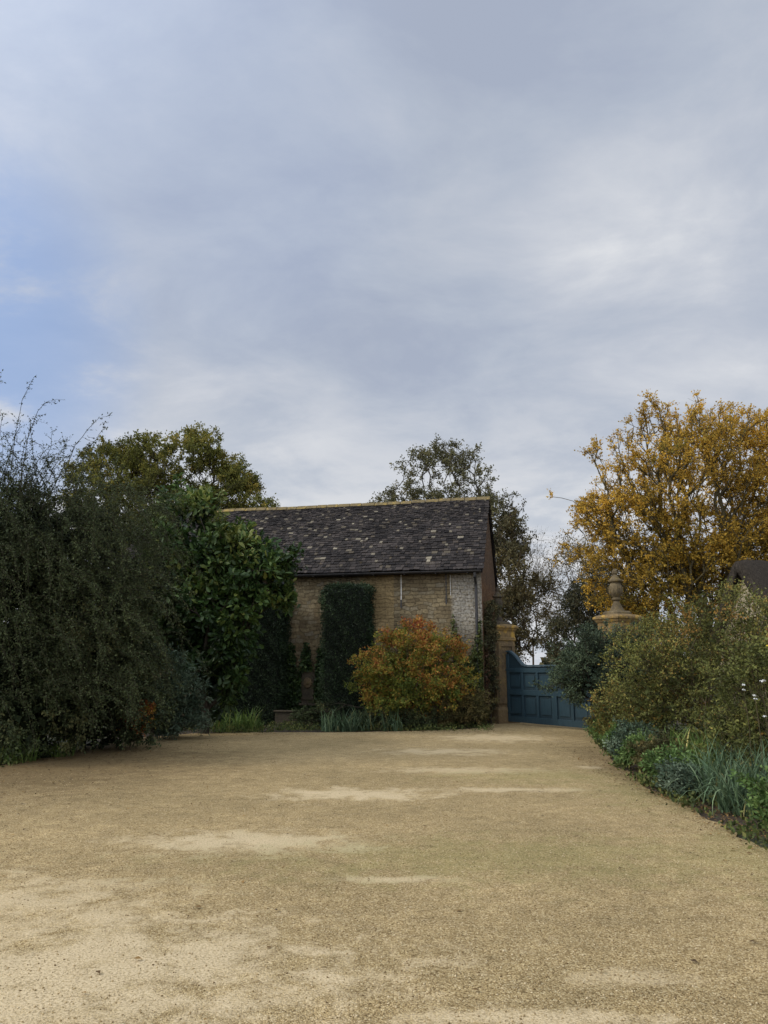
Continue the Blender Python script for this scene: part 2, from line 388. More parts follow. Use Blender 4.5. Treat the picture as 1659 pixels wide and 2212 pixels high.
pebble_m,t,b=newmat("loose_pebbles")
at=t.n('ShaderNodeAttribute',attribute_name='rnd').outputs['Fac']
setc(t,b,t.ramp(at,[(0,(.17,.115,.055)),(.3,(.33,.24,.118)),(.7,(.475,.36,.19)),(1,(.68,.56,.36))]),.9); b.inputs['Specular IOR Level'].default_value=.15
n=60000
yy=3.0+10*RNG.random(n)**1.9; xx=RNG.uniform(-1,1,n)*(yy*.56+.3)
k=(xx<3.5)&(xx>-6.5)
for p in PATCH:
    dd=((xx-p[0])/p[2])**2+((yy-p[1])/p[3])**2
    k&=~((dd<1.1)&(RNG.random(n)<.8*p[4]))
xx=xx[k];yy=yy[k];n=len(xx); s=.0028+.0048*RNG.random(n)**2.2
oc=np.array([[1,0,0],[0,1,0],[-1,0,0],[0,-1,0],[0,0,.8],[0,0,-.6]],float)
V=oc[None]*s[:,None,None]*RNG.uniform(.6,1.4,(n,6,1)); an=RNG.random(n)*6.28
R=np.stack([np.stack([np.cos(an),-np.sin(an)],1),np.stack([np.sin(an),np.cos(an)],1)],1)
V[:,:,:2]=np.einsum('nij,nkj->nki',R,V[:,:,:2]); V+=np.stack([xx,yy,s*.3],1)[:,None,:]
tf=np.array([[0,1,4],[1,2,4],[2,3,4],[3,0,4],[1,0,5],[2,1,5],[3,2,5],[0,3,5]])
F=((np.arange(n)*6)[:,None,None]+tf[None]).reshape(-1,3)
meta(mesh_np("gravel",V.reshape(-1,3),F,pebble_m,attr=np.repeat(RNG.random(n),6)),kind="stuff",label="loose tan gravel stones on the courtyard",cat="gravel")
litter_m=foliage_mat("fallen_leaves_colour",[(0,(.05,.03,.015)),(.5,(.15,.085,.03)),(1,(.32,.19,.06))],.8,.0)
lp=[]
for (cx,cy,sx,sy,m_) in [(-5.6,15.0,1.2,2.6,1600),(-4,20.6,1.4,.5,400),(1,21.3,1.5,.4,400),(3.9,12,.4,3.5,900),(0,10,3.5,5,260),(3.75,7.8,.2,1.4,700),(3.75,10.5,.15,1.5,500),(-5,10,1.4,2,200)]:
    lp.append(np.stack([RNG.normal(cx,sx,m_),RNG.normal(cy,sy,m_),np.full(m_,.012)],1))
lp=np.concatenate(lp); lp=lp[lp[:,1]>3.2]; D=RNG.normal(size=lp.shape)*np.array([1,1,.15])
V,F,A=leaf_geo(lp,D,RNG.uniform(.02,.055,len(lp)),.6,RNG.random(len(lp)),RNG,'quad',.85); V[:,2]=np.maximum(V[:,2],.004)
meta(mesh_np("fallen_leaves",V,F,litter_m,attr=A),kind="stuff",label="brown fallen leaves scattered over the gravel",cat="leaves")

# ---------------------------------------------------------------- barn
AZ=math.radians(-12); BO=np.array([3.07,24.0,0.0])
def BW(x,y,z):
    c,s=math.cos(AZ),math.sin(AZ); return np.array([BO[0]+c*x-s*y,BO[1]+s*x+c*y,z])
barn=empty("stone_barn",tuple(BO),AZ,label="long Cotswold stone barn with a dark stone-slate roof",cat="barn")
LB=13.0;WB=6.8;EZ=4.78;RZ=7.78
mb=MB()
v=[(0,0,-.1),(-LB,0,-.1),(-LB,WB,-.1),(0,WB,-.1),(0,0,EZ),(-LB,0,EZ),(-LB,WB,EZ),(0,WB,EZ),(0,WB/2,RZ-.06),(-LB,WB/2,RZ-.06)]
mb.add(v,[(1,0,4,5),(3,2,6,7),(0,3,7,8,4),(2,1,5,9,6)])
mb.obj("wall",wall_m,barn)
rr=np.random.default_rng(5); mb=MB()
ey=-.32; ez=EZ-.07; ry=WB/2; rz=RZ+.02; sl=math.hypot(ry-ey,rz-ez); uy=(ry-ey)/sl; uz=(rz-ez)/sl
def sag(x,d): return -.05*math.sin(math.pi*min(1,max(0,(-x)/LB)))*(d/sl)+.014*math.sin(x*1.7+d)+.008*math.sin(x*5.1+d*3)
for side in (0,1):
    d=0
    while d<sl-.05:
        ex=.175-.08*(d/sl); x=.10+rr.uniform(-.02,.02)
        while x>-LB-.1:
            w=rr.uniform(.09,.23)*(1.05-.35*d/sl); x0=max(x-w,-LB-.15); th=rr.uniform(.014,.030); g=.005
            dj=d+rr.uniform(-.016,.016); L=ex*1.7; lift=rr.uniform(.026,.046)
            q=[]; sk=rr.uniform(-.008,.008)
            for (xx_,dd,up) in [(x0+g,dj+sk,lift),(x-g,dj-sk,lift),(x-g,min(dj+L,sl),.004),(x0+g,min(dj+L,sl),.004)]:
                for tt in (0,th):
                    off=up+tt+sag(xx_,dd); y=ey+uy*dd-uz*off; z=ez+uz*dd+uy*off
                    if side: y=WB-y
                    q.append((xx_,y,z))
            a=[q[0],q[2],q[4],q[6],q[1],q[3],q[5],q[7]]
            mb.add(a,[(0,3,2,1),(4,5,6,7),(0,1,5,4),(1,2,6,5),(2,3,7,6),(3,0,4,7)],rr.random()**1.15)
            x=x0
        d+=ex
for side in (0,1):
    a=[(.06,ey+.03,ez-.03),(-LB-.1,ey+.03,ez-.03),(-LB-.1,ry,rz-.05),(.06,ry,rz-.05)]
    b_=[(p[0],p[1],p[2]-.07) for p in a]
    if side: a=[(p[0],WB-p[1],p[2]) for p in a]; b_=[(p[0],WB-p[1],p[2]) for p in b_]
    mb.add(b_+a,[(0,3,2,1),(4,5,6,7),(0,1,5,4),(1,2,6,5),(2,3,7,6),(3,0,4,7)],0.0)
roof=mb.obj("roof",slate_m,barn)
mb=MB(); x=.12
while x>-LB-.1:
    w=rr.uniform(.38,.52); z=rz+sag(x-w/2,sl)*.9+.03+rr.uniform(-.008,.008)
    mb.add([(x-w+.008,ry-.15,z-.08),(x-.008,ry-.15,z-.08),(x-.008,ry,z+.065),(x-w+.008,ry,z+.065),(x-.008,ry+.15,z-.08),(x-w+.008,ry+.15,z-.08)],
           [(0,1,2,3),(3,2,4,5),(1,4,2),(0,3,5),(0,5,4,1)],rr.random()); x-=w
mb.obj("ridge",ridge_m,roof,bevel=.012)
mb=MB(); pr=[]
for i in range(9):
    a=math.pi*i/8; pr.append((-math.cos(a)*.065,-math.sin(a)*.065))
pr2=[(p[0]*.8,p[1]*.8) for p in pr[::-1]]
vs=[];npf=len(pr)+len(pr2)
for xx_ in (-LB,.02): vs+=[(xx_,-.39+p[0],EZ-.09+p[1]) for p in pr+pr2]
mb.add(vs,[(i,(i+1)%npf,(i+1)%npf+npf,i+npf) for i in range(npf)]+[tuple(range(npf)),tuple(range(2*npf-1,npf-1,-1))])
xx_=-.4
while xx_>-LB: mb.box(xx_-.012,xx_+.012,-.46,-.01,EZ-.175,EZ-.158); xx_-=1.0
mb.obj("gutter",iron_m,barn)
def tube(path,r,name,mat,parent,sides=10):
    P=np.array(path,float); V,F=edges_geo(P[:-1],P[1:],np.full(len(P)-1,r),np.full(len(P)-1,r),sides)
    return mesh_np(name,V,F,mat,parent=parent,smooth=True)
tube([(-.17,-.39,4.62),(-.17,-.36,4.48),(-.17,-.12,4.30),(-.17,-.09,4.2),(-.17,-.09,0)],.045,"downpipe",iron_m,barn)
for i,(xx_,z0,z1) in enumerate([(-2.57,3.62,4.66),(-1.12,3.72,4.66)]):
    mb=MB(); mb.box(xx_-.014,xx_+.014,-.035,-.003,z0,z1)
    mb.obj("wall_tie",white_m if i==0 else iron_m,barn)
    mb=MB(); mb.box(xx_-.02,xx_+.02,-.055,-.036,z0-.05,z0+.22); mb.obj("tie_plate",iron_m,barn)
tube([(-.98,-.02,4.6),(-.98,-.02,3.95)],.012,"wall_tie",white_m,barn,6)
mb=MB(); mb.box(-4.95,-4.45,-.02,-.003,4.28,4.45); mb.obj("dressed_stone",pillar_m,barn,bevel=.005)

# fountain
fo=empty("wall_fountain",tuple(BW(-5.56,-.02,0)),AZ,label="arched stone wall fountain with lion mask above a trough",cat="fountain")
mb=MB(); pts=[(-.24,.62),(.24,.62),(.24,1.38)]+[(.24*math.cos(a),1.38+.26*math.sin(a)) for a in np.linspace(.2,math.pi-.2,9)]+[(-.24,1.38)]
mb.prism(pts,-.20,-.02)
mb.prism([(p[0]*.78,(p[1]-1.1)*.8+1.1) for p in pts],-.235,-.19)
mb.box(-.30,.30,-.30,-.02,.54,.62)
mb.obj("plaque",basin_m,fo,bevel=.012)
import bmesh
bm=bmesh.new(); bmesh.ops.create_icosphere(bm,subdivisions=4,radius=1)
for v_ in bm.verts:
    x,y,z=v_.co; ang=math.atan2(z,x); rr_=math.hypot(x,z)
    mane=1+.07*math.sin(ang*13)*min(1,rr_*1.2)
    yy_=y*.42
    if y<0:
        yy_-= .35*math.exp(-((x/.22)**2+((z+.12)/.30)**2))
        yy_-= .12*math.exp(-(((abs(x)-.3)/.16)**2+((z-.32)/.10)**2))
        yy_+= .16*math.exp(-(((abs(x)-.28)/.1)**2+((z-.14)/.08)**2))
        yy_+= .20*math.exp(-((x/.2)**2+((z+.42)/.07)**2))
        yy_-= .10*math.exp(-((rr_-.85)/.12)**2)
    v_.co=(x*.145*mane,yy_*.145,z*.17*mane)
me=bpy.data.meshes.new("lion_mask"); bm.to_mesh(me); bm.free(); me.materials.append(mask_m)
for p in me.polygons: p.use_smooth=True
o_=bpy.data.objects.new("lion_mask",me); link(o_); o_.parent=fo; o_.location=(0,-.24,1.24)
mb=MB(); W0=.60
mb.box(-W0,W0,-1.55,-1.42,0,.40); mb.box(-W0,W0,-.62,-.5,0,.40); mb.box(-W0,-W0+.13,-1.417,-.623,0,.40); mb.box(W0-.13,W0,-1.417,-.623,0,.40)
mb.box(-W0-.04,W0+.04,-1.60,-1.38,.403,.45)
mb.box(-W0+.132,W0-.132,-1.417,-.623,.05,.33)
mb.obj("trough",basin_m,fo,bevel=.012)

yew_m=foliage_mat("yew_foliage",[(0,(.008,.016,.009)),(.5,(.020,.037,.015)),(1,(.05,.080,.028))],.6,.0)
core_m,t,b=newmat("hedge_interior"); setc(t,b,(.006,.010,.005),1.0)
def hedge(x0,x1,y0,y1,h,label,seed,n=26000):
    rg=np.random.default_rng(seed); c0=BW((x0+x1)/2,(y0+y1)/2,0)
    e=empty("hedge",tuple(c0),AZ,label=label,cat="hedge",group="clipped evergreen columns against the barn")
    hx=(x1-x0)/2;hy=(y1-y0)/2
    mb=MB()
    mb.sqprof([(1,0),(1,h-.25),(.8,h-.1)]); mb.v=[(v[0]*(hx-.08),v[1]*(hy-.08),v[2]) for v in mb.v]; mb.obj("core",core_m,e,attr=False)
    ar=np.array([2*hx*h,2*hy*h,2*hy*h,4*hx*hy*1.5]); f=rg.choice(4,size=n,p=ar/ar.sum())
    u=rg.uniform(-1,1,n);w=rg.uniform(0,1,n)
    P=np.zeros((n,3));N=np.zeros((n,3))
    a=f==0; P[a]=np.stack([u[a]*hx,np.full(a.sum(),-hy),w[a]*h],1); N[a]=[0,-1,.2]
    a=f==1; P[a]=np.stack([np.full(a.sum(),-hx),u[a]*hy,w[a]*h],1); N[a]=[-1,0,.2]
    a=f==2; P[a]=np.stack([np.full(a.sum(),hx),u[a]*hy,w[a]*h],1); N[a]=[1,0,.2]
    a=f==3; P[a]=np.stack([u[a]*hx,(w[a]*2-1)*hy,np.full(a.sum(),h)],1); N[a]=[0,0,1]
    bulge=.025*np.sin(P[:,2]*2.3+P[:,0]*3+seed)+.025*np.sin(P[:,2]*5.1+P[:,0]*7)+.03*np.sin(P[:,0]*11+P[:,2]*9)
    tz=np.clip((P[:,2]-(h-.30))/.30,0,1); P[:,0]*=1-.06*tz**2
    ax=np.abs(P[:,0])/hx; P[:,2]-=np.where(f==3,.14*ax**4,0)
    P+=nrm(N)*(bulge+rg.normal(size=n)*.042+(rg.random(n)<.03)*.08)[:,None]
    D=N*.8+rg.normal(size=(n,3))*.6
    tn=.45+rg.normal(size=n)*.2+bulge*2.5
    V,F,A=leaf_geo(P,D,rg.uniform(.035,.08,n),.45,np.clip(tn,0,1),rg)
    mesh_np("foliage",V,F,yew_m,attr=A,parent=e)
hedge(-4.90,-3.50,-1.0,-.02,4.25,"tall dark clipped evergreen column against the barn wall",1)
hedge(-8.6,-6.30,-1.0,-.02,3.95,"broad dark clipped evergreen block beside the wall fountain",2,36000)

ivy_m=foliage_mat("ivy_foliage",[(0,(.012,.024,.010)),(.5,(.028,.052,.017)),(1,(.08,.115,.03))],.5,.0)
def climber(label,n,fn,size,mat,seed,name="ivy"):
    rg=np.random.default_rng(seed); P=fn(rg,n)
    Wd=np.array([BW(*p) for p in P]); fwd=np.array([-math.sin(-AZ),-math.cos(AZ),0])
    D=fwd*.5+np.array([0,0,-.45])+rg.normal(size=Wd.shape)*.45
    V,F,A=leaf_geo(Wd,D,size*rg.uniform(.6,1.3,len(Wd)),.8,np.clip(.5+rg.normal(size=len(Wd))*.22,0,1),rg,'oval')
    b0=BW(*P.mean(0)); b0[2]=0
    e=empty(name,tuple(b0),label=label,cat="climbing plant")
    mesh_np("foliage",V-b0,F,mat,attr=A,parent=e)
    k=40; A_=[];B_=[]
    for i in range(k):
        p=P[rg.integers(len(P))]; g=np.array([p[0]*.6+P[:,0].mean()*.4,-.03,0.0]); q=np.array([p[0],min(p[1],-.02),p[2]])
        if name=="creeper": g=np.array([.03,p[1]*.6+.5,0.0]); q=np.array([.03,p[1],p[2]])
        m=6; pts=[g+(q-g)*j/m+np.array([0 if name=="creeper" else rg.normal()*.05,0,0]) for j in range(m+1)]
        pts=[BW(*x_) for x_ in pts]; A_+=pts[:-1];B_+=pts[1:]
    V,F=edges_geo(np.array(A_),np.array(B_),np.full(len(A_),.009),np.full(len(A_),.007),4)
    mesh_np("stems",V-b0,F,bark_dark,parent=e)
def f1(rg,n):
    x=rg.uniform(-6.4,-4.92,n*3); z=rg.uniform(0,2.6,n*3)
    top=1.75+.45*np.abs(np.sin(x*5.3))+.35*np.sin(x*13)
    k=(z<top)&~((np.abs(x+5.56)<.23)&(z>.6)&(z<1.62)); x=x[k][:n];z=z[k][:n]
    return np.stack([x,-.05-rg.random(len(x))*.24,z],1)
climber("dark ivy framing the lion mask on the wall",5600,f1,.09,ivy_m,3)
def f2(rg,n):
    x=rg.uniform(-.95,-.02,n*3); z=rg.uniform(0,3.4,n*3)
    k=(z<1.6+1.5*(.5+.5*np.sin(x*6+1.2))*(.6+.4*rg.random(n*3))+.4)&(rg.random(n*3)<.75); x=x[k][:n];z=z[k][:n]
    return np.stack([x,-.03-rg.random(len(x))*.16,z],1)
climber("green climber growing up the barn corner by the downpipe",4200,f2,.085,foliage_mat("climber_foliage",[(0,(.025,.038,.013)),(.5,(.06,.08,.022)),(1,(.14,.135,.035))],.5,.0),4,"climbing_plant")
def f3(rg,n):
    y=rg.uniform(.0,2.6,n*2); z=rg.uniform(.4,4.6,n*2)
    k=(z<2.2+.8*y)&(rg.random(n*2)<.5+.4*np.sin(y*4+z*2)); y=y[k][:n];z=z[k][:n]
    return np.stack([.03+rg.random(len(y))*.12,y,z],1)
climber("dull reddish creeper on the barn's gable wall",2200,f3,.09,foliage_mat("creeper_foliage",[(0,(.04,.022,.013)),(.5,(.085,.04,.022)),(1,(.08,.06,.028))],.6,.0),6,"creeper")

# ---------------------------------------------------------------- gate and pillars
PL=np.array([3.74,25.2,0]); PR=np.array([6.28,20.7,0]); gd=(PR-PL)/np.linalg.norm(PR-PL); ga=math.atan2(gd[1],gd[0])
def pillar(P,label,um,k=1.0):
    e=empty("gate_pillar",tuple(P),ga,label=label,cat="gate pillar",group="gate pillars")
    mb=MB()
    mb.sqprof([(.43,-.05),(.43,.42),(.40,.46),(.355,.50),(.355,2.55)])
    for s_ in (-1,1):
        for (a,b_,c_,d_) in [(-.33,-.22,.6,2.5),(.22,.33,.6,2.5),(-.22,.22,.6,.72),(-.22,.22,2.38,2.5)]:
            y0,y1=sorted((s_*.356,s_*.392)); mb.box(a,b_,y0,y1,c_,d_); mb.box(y0,y1,a,b_,c_,d_)
    mb.obj("shaft",pillar_m,e,bevel=.008)
    mb=MB(); mb.sqprof([(.36,2.553),(.39,2.58),(.39,2.66),(.37,2.68),(.37,2.86),(.40,2.89),(.43,2.95),(.46,2.97),(.46,3.02),(.41,3.06),(.32,3.09)])
    mb.obj("cap",cap_m,e,bevel=.006)
    mb=MB(); mb.sqprof([(.27,3.093),(.26,3.15),(.21,3.19)])
    pf=[(.20,3.193),(.18,3.24),(.13,3.32),(.085,3.42),(.075,3.46),(.12,3.49),(.12,3.53),(.085,3.55),(.13,3.61),(.165,3.69),(.175,3.78),(.165,3.86),(.135,3.92),(.12,3.95),(.185,3.98),(.19,4.02),(.14,4.05),(.105,4.10),(.07,4.14),(.055,4.17),(.08,4.21),(.075,4.26),(.04,4.31),(.01,4.34)]
    mb.lathe([(r*k,z) for r,z in pf],n=24)
    for i in range(10):
        a=2*math.pi*i/10; mb.lathe([(.012,3.63),(.03,3.71),(.03,3.81),(.012,3.87)],(math.cos(a)*.158*k,math.sin(a)*.158*k,0),8)
    mb.obj("urn",um,e)
pillar(PL,"ochre stone gate pillar with dark urn beside the barn gable",urn_m,.85)
pillar(PR,"ochre stone gate pillar with lichened cap and urn above shrubs",urn2_m,1.0)
gate=empty("gate",tuple(PL),ga,label="slate-blue panelled timber double gate with scrolled top",cat="gate")
D=np.linalg.norm(PR-PL); LW=(D-.80)/2
def leaf(flip):
    x0=.41
    def X(x): return x if not flip else D-x
    top=[]
    for i in range(15):
        f=i/14; x=x0+f*(LW-.006)
        if f<.10: z=2.20
        elif f<.42:
            g=(f-.10)/.32; z=2.14-.40*(.5-.5*math.cos(math.pi*g))
        else: z=1.74
        top.append((x,z))
    def pr(pts):
        q=[(X(a),b_) for a,b_ in pts]; return q if not flip else q[::-1]
    mb=MB(); mb.prism(pr([(x0,.06),(x0+LW-.006,.06)]+[(a,b_) for a,b_ in top[::-1]]),-.012,.012)
    lf=mb.obj("leaf",gated_m,gate,bevel=0)
    mb=MB()
    def bx(a,b_,c_,d_,p=.06):
        a,b_=sorted((X(a),X(b_))); mb.box(a,b_,-p,-.013,c_,d_); mb.box(a,b_,.013,p,c_,d_)
    n=3; inner=LW-.22; pw=(inner-.10*(n-1))/n
    bx(x0,x0+.11,.06,2.13); bx(x0+LW-.116,x0+LW-.006,.06,1.70)
    for (c_,d_) in [(.06,.24),(.88,1.04),(1.56,1.70)]: bx(x0+.112,x0+LW-.118,c_,d_,.058)
    for i in range(n-1):
        a=x0+.11+pw*(i+1)+.10*i
        bx(a,a+.10,.242,.878,.056); bx(a,a+.10,1.042,1.558,.056)
    for i in range(n):
        a=x0+.11+(pw+.10)*i
        bx(a+.08,a+pw-.08,.33,.79,.030); bx(a+.08,a+pw-.08,1.13,1.47,.030)
    mb.obj("frame",gate_m,lf,bevel=.005)
    vs=[];fs=[]
    for i,(a,c_) in enumerate(top):
        vs+= [(X(a),-.07,c_+.002),(X(a),.07,c_+.002),(X(a),.05,c_+.05),(X(a),-.05,c_+.05)]
    for i in range(len(top)-1):
        for j in range(4):
            k=(j+1)%4; fs.append((i*4+j,i*4+k,(i+1)*4+k,(i+1)*4+j))
    fs+=[(0,1,2,3),tuple(4*(len(top)-1)+j for j in (3,2,1,0))]
    m2=MB(); m2.add(vs,fs); m2.obj("capping",gate_m,lf)
    m2=MB()
    if not flip:
        m2.lathe([(.045,-.0),(.045,.01),(.02,.02),(.02,.05),(.035,.06),(.03,.085),(.005,.09)],n=12)
        m2.v=[(x0+LW-.06+v[0],-.061-v[2],1.15+v[1]) for v in m2.v]; m2.obj("handle",iron_m,lf,smooth=True)
    for z in (.32,1.62):
        m3=MB(); a,b_=sorted((X(x0-.03),X(x0+.5))); m3.box(a,b_,-.070,-.062,z,z+.045)
        m3.obj("hinge",gate_m,lf)
leaf(False); leaf(True)

# ---------------------------------------------------------------- thatched cottage
ct=empty("thatched_cottage",(13.2,27.8,0),math.radians(-84),label="small pale stone cottage with steep dark thatched roof",cat="cottage")
mb=MB(); mb.add([(-2.4,0,0),(2.4,0,0),(2.4,8,0),(-2.4,8,0),(-2.4,0,2.3),(2.4,0,2.3),(2.4,8,2.3),(-2.4,8,2.3),(0,0,5.15),(0,8,5.15)],
  [(0,1,5,8,4),(2,3,7,9,6),(1,2,6,5),(3,0,4,7)])
cot_m,t,b=newmat("pale_cottage_stone"); o=t.n('ShaderNodeTexCoord').outputs['Object']; sp=t.n('ShaderNodeSeparateXYZ',ins={0:o})
v=t.n('ShaderNodeCombineXYZ',ins={0:t.math('ADD',sp.outputs[0],sp.outputs[1]),1:sp.outputs[2],2:0.0}).outputs[0]
bk=t.n('ShaderNodeTexBrick',ins={'Vector':v,'Color1':(.36,.30,.20,1),'Color2':(.52,.44,.30,1),'Mortar':(.26,.21,.14,1),'Scale':1.0,'Mortar Size':.01,'Brick Width':.35,'Row Height':.13})
setc(t,b,bk.outputs['Color'],.9,t.noise(o,12),.5,.02)
mb.obj("wall",cot_m,ct)
# thick thatch: smooth rounded cross-section over the ridge, slightly uneven along its length
mb=MB()
prof=[(-2.75,1.74),(-2.98,1.90),(-2.92,2.12),(-2.0,3.30),(-1.2,4.40),(-.6,5.18),(-.28,5.48),(0,5.58),(.28,5.48),(.6,5.18),(1.2,4.40),(2.0,3.30),(2.92,2.12),(2.98,1.90),(2.75,1.74),(1.45,3.42),(0,5.16),(-1.45,3.42)]
n_=len(prof); ny=26; vs=[];fs=[]
for j in range(ny+1):
    y=-.30+8.5*j/ny
    for i,(a_,z_) in enumerate(prof):
        w_=.035*math.sin(j*.9+a_*1.3)+.02*math.sin(j*2.3+i); vs.append((a_,y,z_+w_-(.05 if j in (0,ny) and 2<i<12 else 0)))
for j in range(ny):
    for i in range(n_): fs.append((j*n_+i,(j+1)*n_+i,(j+1)*n_+(i+1)%n_,j*n_+(i+1)%n_))
for j in (0,ny):
    o0=j*n_
    ring=[(0,1,2,3,17),(3,4,5,6,16,17),(6,7,8,16),(8,9,10,11,15,16),(11,12,13,14,15)]
    for r_ in ring: fs.append(tuple(o0+q for q in (r_ if j==0 else r_[::-1])))
mb.add(vs,fs); mb.obj("thatch",thatch_m,ct,smooth=True)

# ---------------------------------------------------------------- vegetation
gold_m=foliage_mat("golden_autumn_foliage",[(0,(.15,.13,.026)),(.3,(.33,.215,.034)),(.6,(.53,.325,.048)),(.85,(.60,.37,.06)),(1,(.52,.40,.09))],.65,.32,.12,vscale=.45,gain=1.1)
olive_m=foliage_mat("olive_tree_foliage",[(0,(.065,.070,.018)),(.5,(.155,.16,.036)),(.8,(.25,.215,.046)),(1,(.33,.235,.05))],.65,.28,.15,vscale=.4,gain=1.1)
alder_m=foliage_mat("grey_green_foliage",[(0,(.06,.06,.03)),(.5,(.13,.125,.058)),(1,(.21,.18,.075))],.65,.25,.15,vscale=.4,gain=1.25)
darkw_m=foliage_mat("dark_woodland_foliage",[(0,(.03,.036,.020)),(.5,(.065,.067,.032)),(1,(.14,.105,.04))],.7,.15,vscale=.4,gain=1.15)
brw_m=foliage_mat("brown_olive_foliage",[(0,(.045,.045,.022)),(.5,(.115,.10,.045)),(1,(.20,.15,.055))],.7,.2,vscale=.5,gain=1.1)
cot_f=foliage_mat("small_leaved_shrub_foliage",[(0,(.012,.017,.008)),(.45,(.040,.053,.022)),(.8,(.074,.090,.036)),(1,(.125,.120,.048))],.65,.0,.12,vscale=.6,gain=1.02)
mag_m=foliage_mat("large_glossy_foliage",[(0,(.014,.032,.011)),(.5,(.042,.082,.021)),(.85,(.10,.155,.036)),(1,(.19,.21,.05))],.45,.18,.3,vscale=.8)
blue_m=foliage_mat("blue_green_shrub_foliage",[(0,(.022,.036,.022)),(.5,(.056,.080,.045)),(1,(.12,.15,.078))],.6,.0,.15)
yel_m=foliage_mat("yellowing_shrub_foliage",[(0,(.05,.060,.018)),(.4,(.12,.130,.036)),(.75,(.22,.205,.053)),(1,(.32,.18,.045))],.6,.15,.15,vscale=1.2,gain=1.08)
aut_m=foliage_mat("autumn_shrub_foliage",[(0,(.10,.14,.028)),(.34,(.24,.235,.04)),(.56,(.38,.23,.044)),(.76,(.40,.165,.045)),(1,(.28,.075,.03))],.6,.2,.15,vscale=1.6,gain=.97)
brn_m=foliage_mat("brownish_shrub_foliage",[(0,(.045,.045,.017)),(.5,(.11,.098,.036)),(1,(.19,.14,.05))],.65,.1,.15)
grey_m=foliage_mat("grey_green_shrub_foliage",[(0,(.03,.052,.032)),(.5,(.075,.11,.068)),(1,(.15,.19,.125))],.55,.0,.15)
strap_g=foliage_mat("strap_leaf_green",[(0,(.05,.08,.022)),(.5,(.12,.19,.045)),(.85,(.21,.28,.065)),(1,(.46,.39,.13))],.55,.2,.2)
strap_b=foliage_mat("strap_leaf_bluish",[(0,(.045,.078,.042)),(.5,(.115,.18,.092)),(.9,(.22,.29,.15)),(1,(.44,.39,.16))],.55,.2,.2)
fresh_m=foliage_mat("fresh_green_foliage",[(0,(.04,.07,.02)),(.5,(.10,.17,.045)),(1,(.20,.29,.085))],.55,.15,.2)

TP=('trunk','crown')
plant("broadleaf_tree","wide domed olive-green tree rising behind the barn roof","tree",(-11.6,42,0),
  [(-11.6,42,10.7,4.3,3.4,4.45),(-8.6,42,9.9,2.6,2.6,2.7),(-14.8,42,11.0,3.0,2.6,3.3)],520,6,.30,6,.40,8,.13,.6,olive_m,bark_dark,shell=.55,seed=1,rtip=.010,fork=4,parts=TP,minz=5,wt=.5,step=.8)
plant("alder_tree","airy grey-green tree with bare dark limbs behind the roof","tree",(3.6,40,0),
  [(3.2,40,10.7,3.2,2.4,2.95),(.7,40,9.2,1.9,2,1.4),(5.8,40,8.9,1.5,2,1.8)],165,6,.32,5,.42,7,.115,.65,alder_m,bark_dark,shell=.45,seed=22,rtip=.011,fork=4.5,parts=TP,minz=5,wt=.5,step=.7)
plant("broadleaf_tree","tall narrow brownish-green tree beyond the barn gable","tree",(6.6,38,0),
  [(6.3,38,6.9,1.1,1.3,3.0),(6.8,38,4.6,1.35,1.5,2.6),(5.6,38,3.5,1.6,1.5,2.5)],105,7,.35,5,.45,7,.125,.6,brw_m,bark_brown,shell=.15,seed=3,rtip=.010,fork=2,parts=TP,minz=.6,wt=.5,step=.7,tint=lambda P:.12*np.sin(P[:,2]*1.3))
plant("bare_tree","nearly leafless grey tree beyond the gate","tree",(9.6,50,0),
  [(9.4,50,7.2,1.7,2,3.6)],60,6,.5,4,.9,1,.12,.6,darkw_m,bark_brown,shell=.3,seed=4,rtip=.008,fork=2.5,parts=TP,minz=2.0,wt=.5,step=.8,lfrac=.6)
plant("bare_tree","leafless brown tree with fine twigs beyond the drive","tree",(13.6,52,0),
  [(13.2,52,7.4,2.7,2.4,3.6)],90,6,.5,5,.9,3,.14,.6,brn_m,bark_brown,shell=.3,seed=44,rtip=.008,fork=2.5,parts=TP,minz=2.0,wt=.5,step=.8,lfrac=.7)
plant("conifer_tree","dark drooping evergreen beyond the blue gate","tree",(11.9,46,0),
  [(11.9,46,3.4,2.2,2,3.2),(12.2,46,6.0,1.3,1.5,2.1),(13.9,46,4,2.2,2,3.2)],110,8,.4,6,.5,8,.17,.4,darkw_m,bark_dark,shell=.1,seed=5,rtip=.010,fork=2,parts=TP,minz=.4,wt=.5,step=.7,droop=.5)
rg=np.random.default_rng(9); n=40000
xx=rg.uniform(-70,90,n); yy=rg.uniform(85,95,n); hh=(2.6+1.2*np.sin(xx*.31)+.8*np.sin(xx*.9+2)+.5*np.sin(xx*2.3)); P=np.stack([xx,yy,hh*np.sqrt(rg.random(n))*1.0],1)
V,F,A=leaf_geo(P,rg.normal(size=(n,3)),rg.uniform(.4,.9,n),.7,rg.random(n),rg)
meta(mesh_np("distant_woodland",V,F,darkw_m,attr=A),kind="stuff",label="low distant line of dark woodland",cat="woodland")

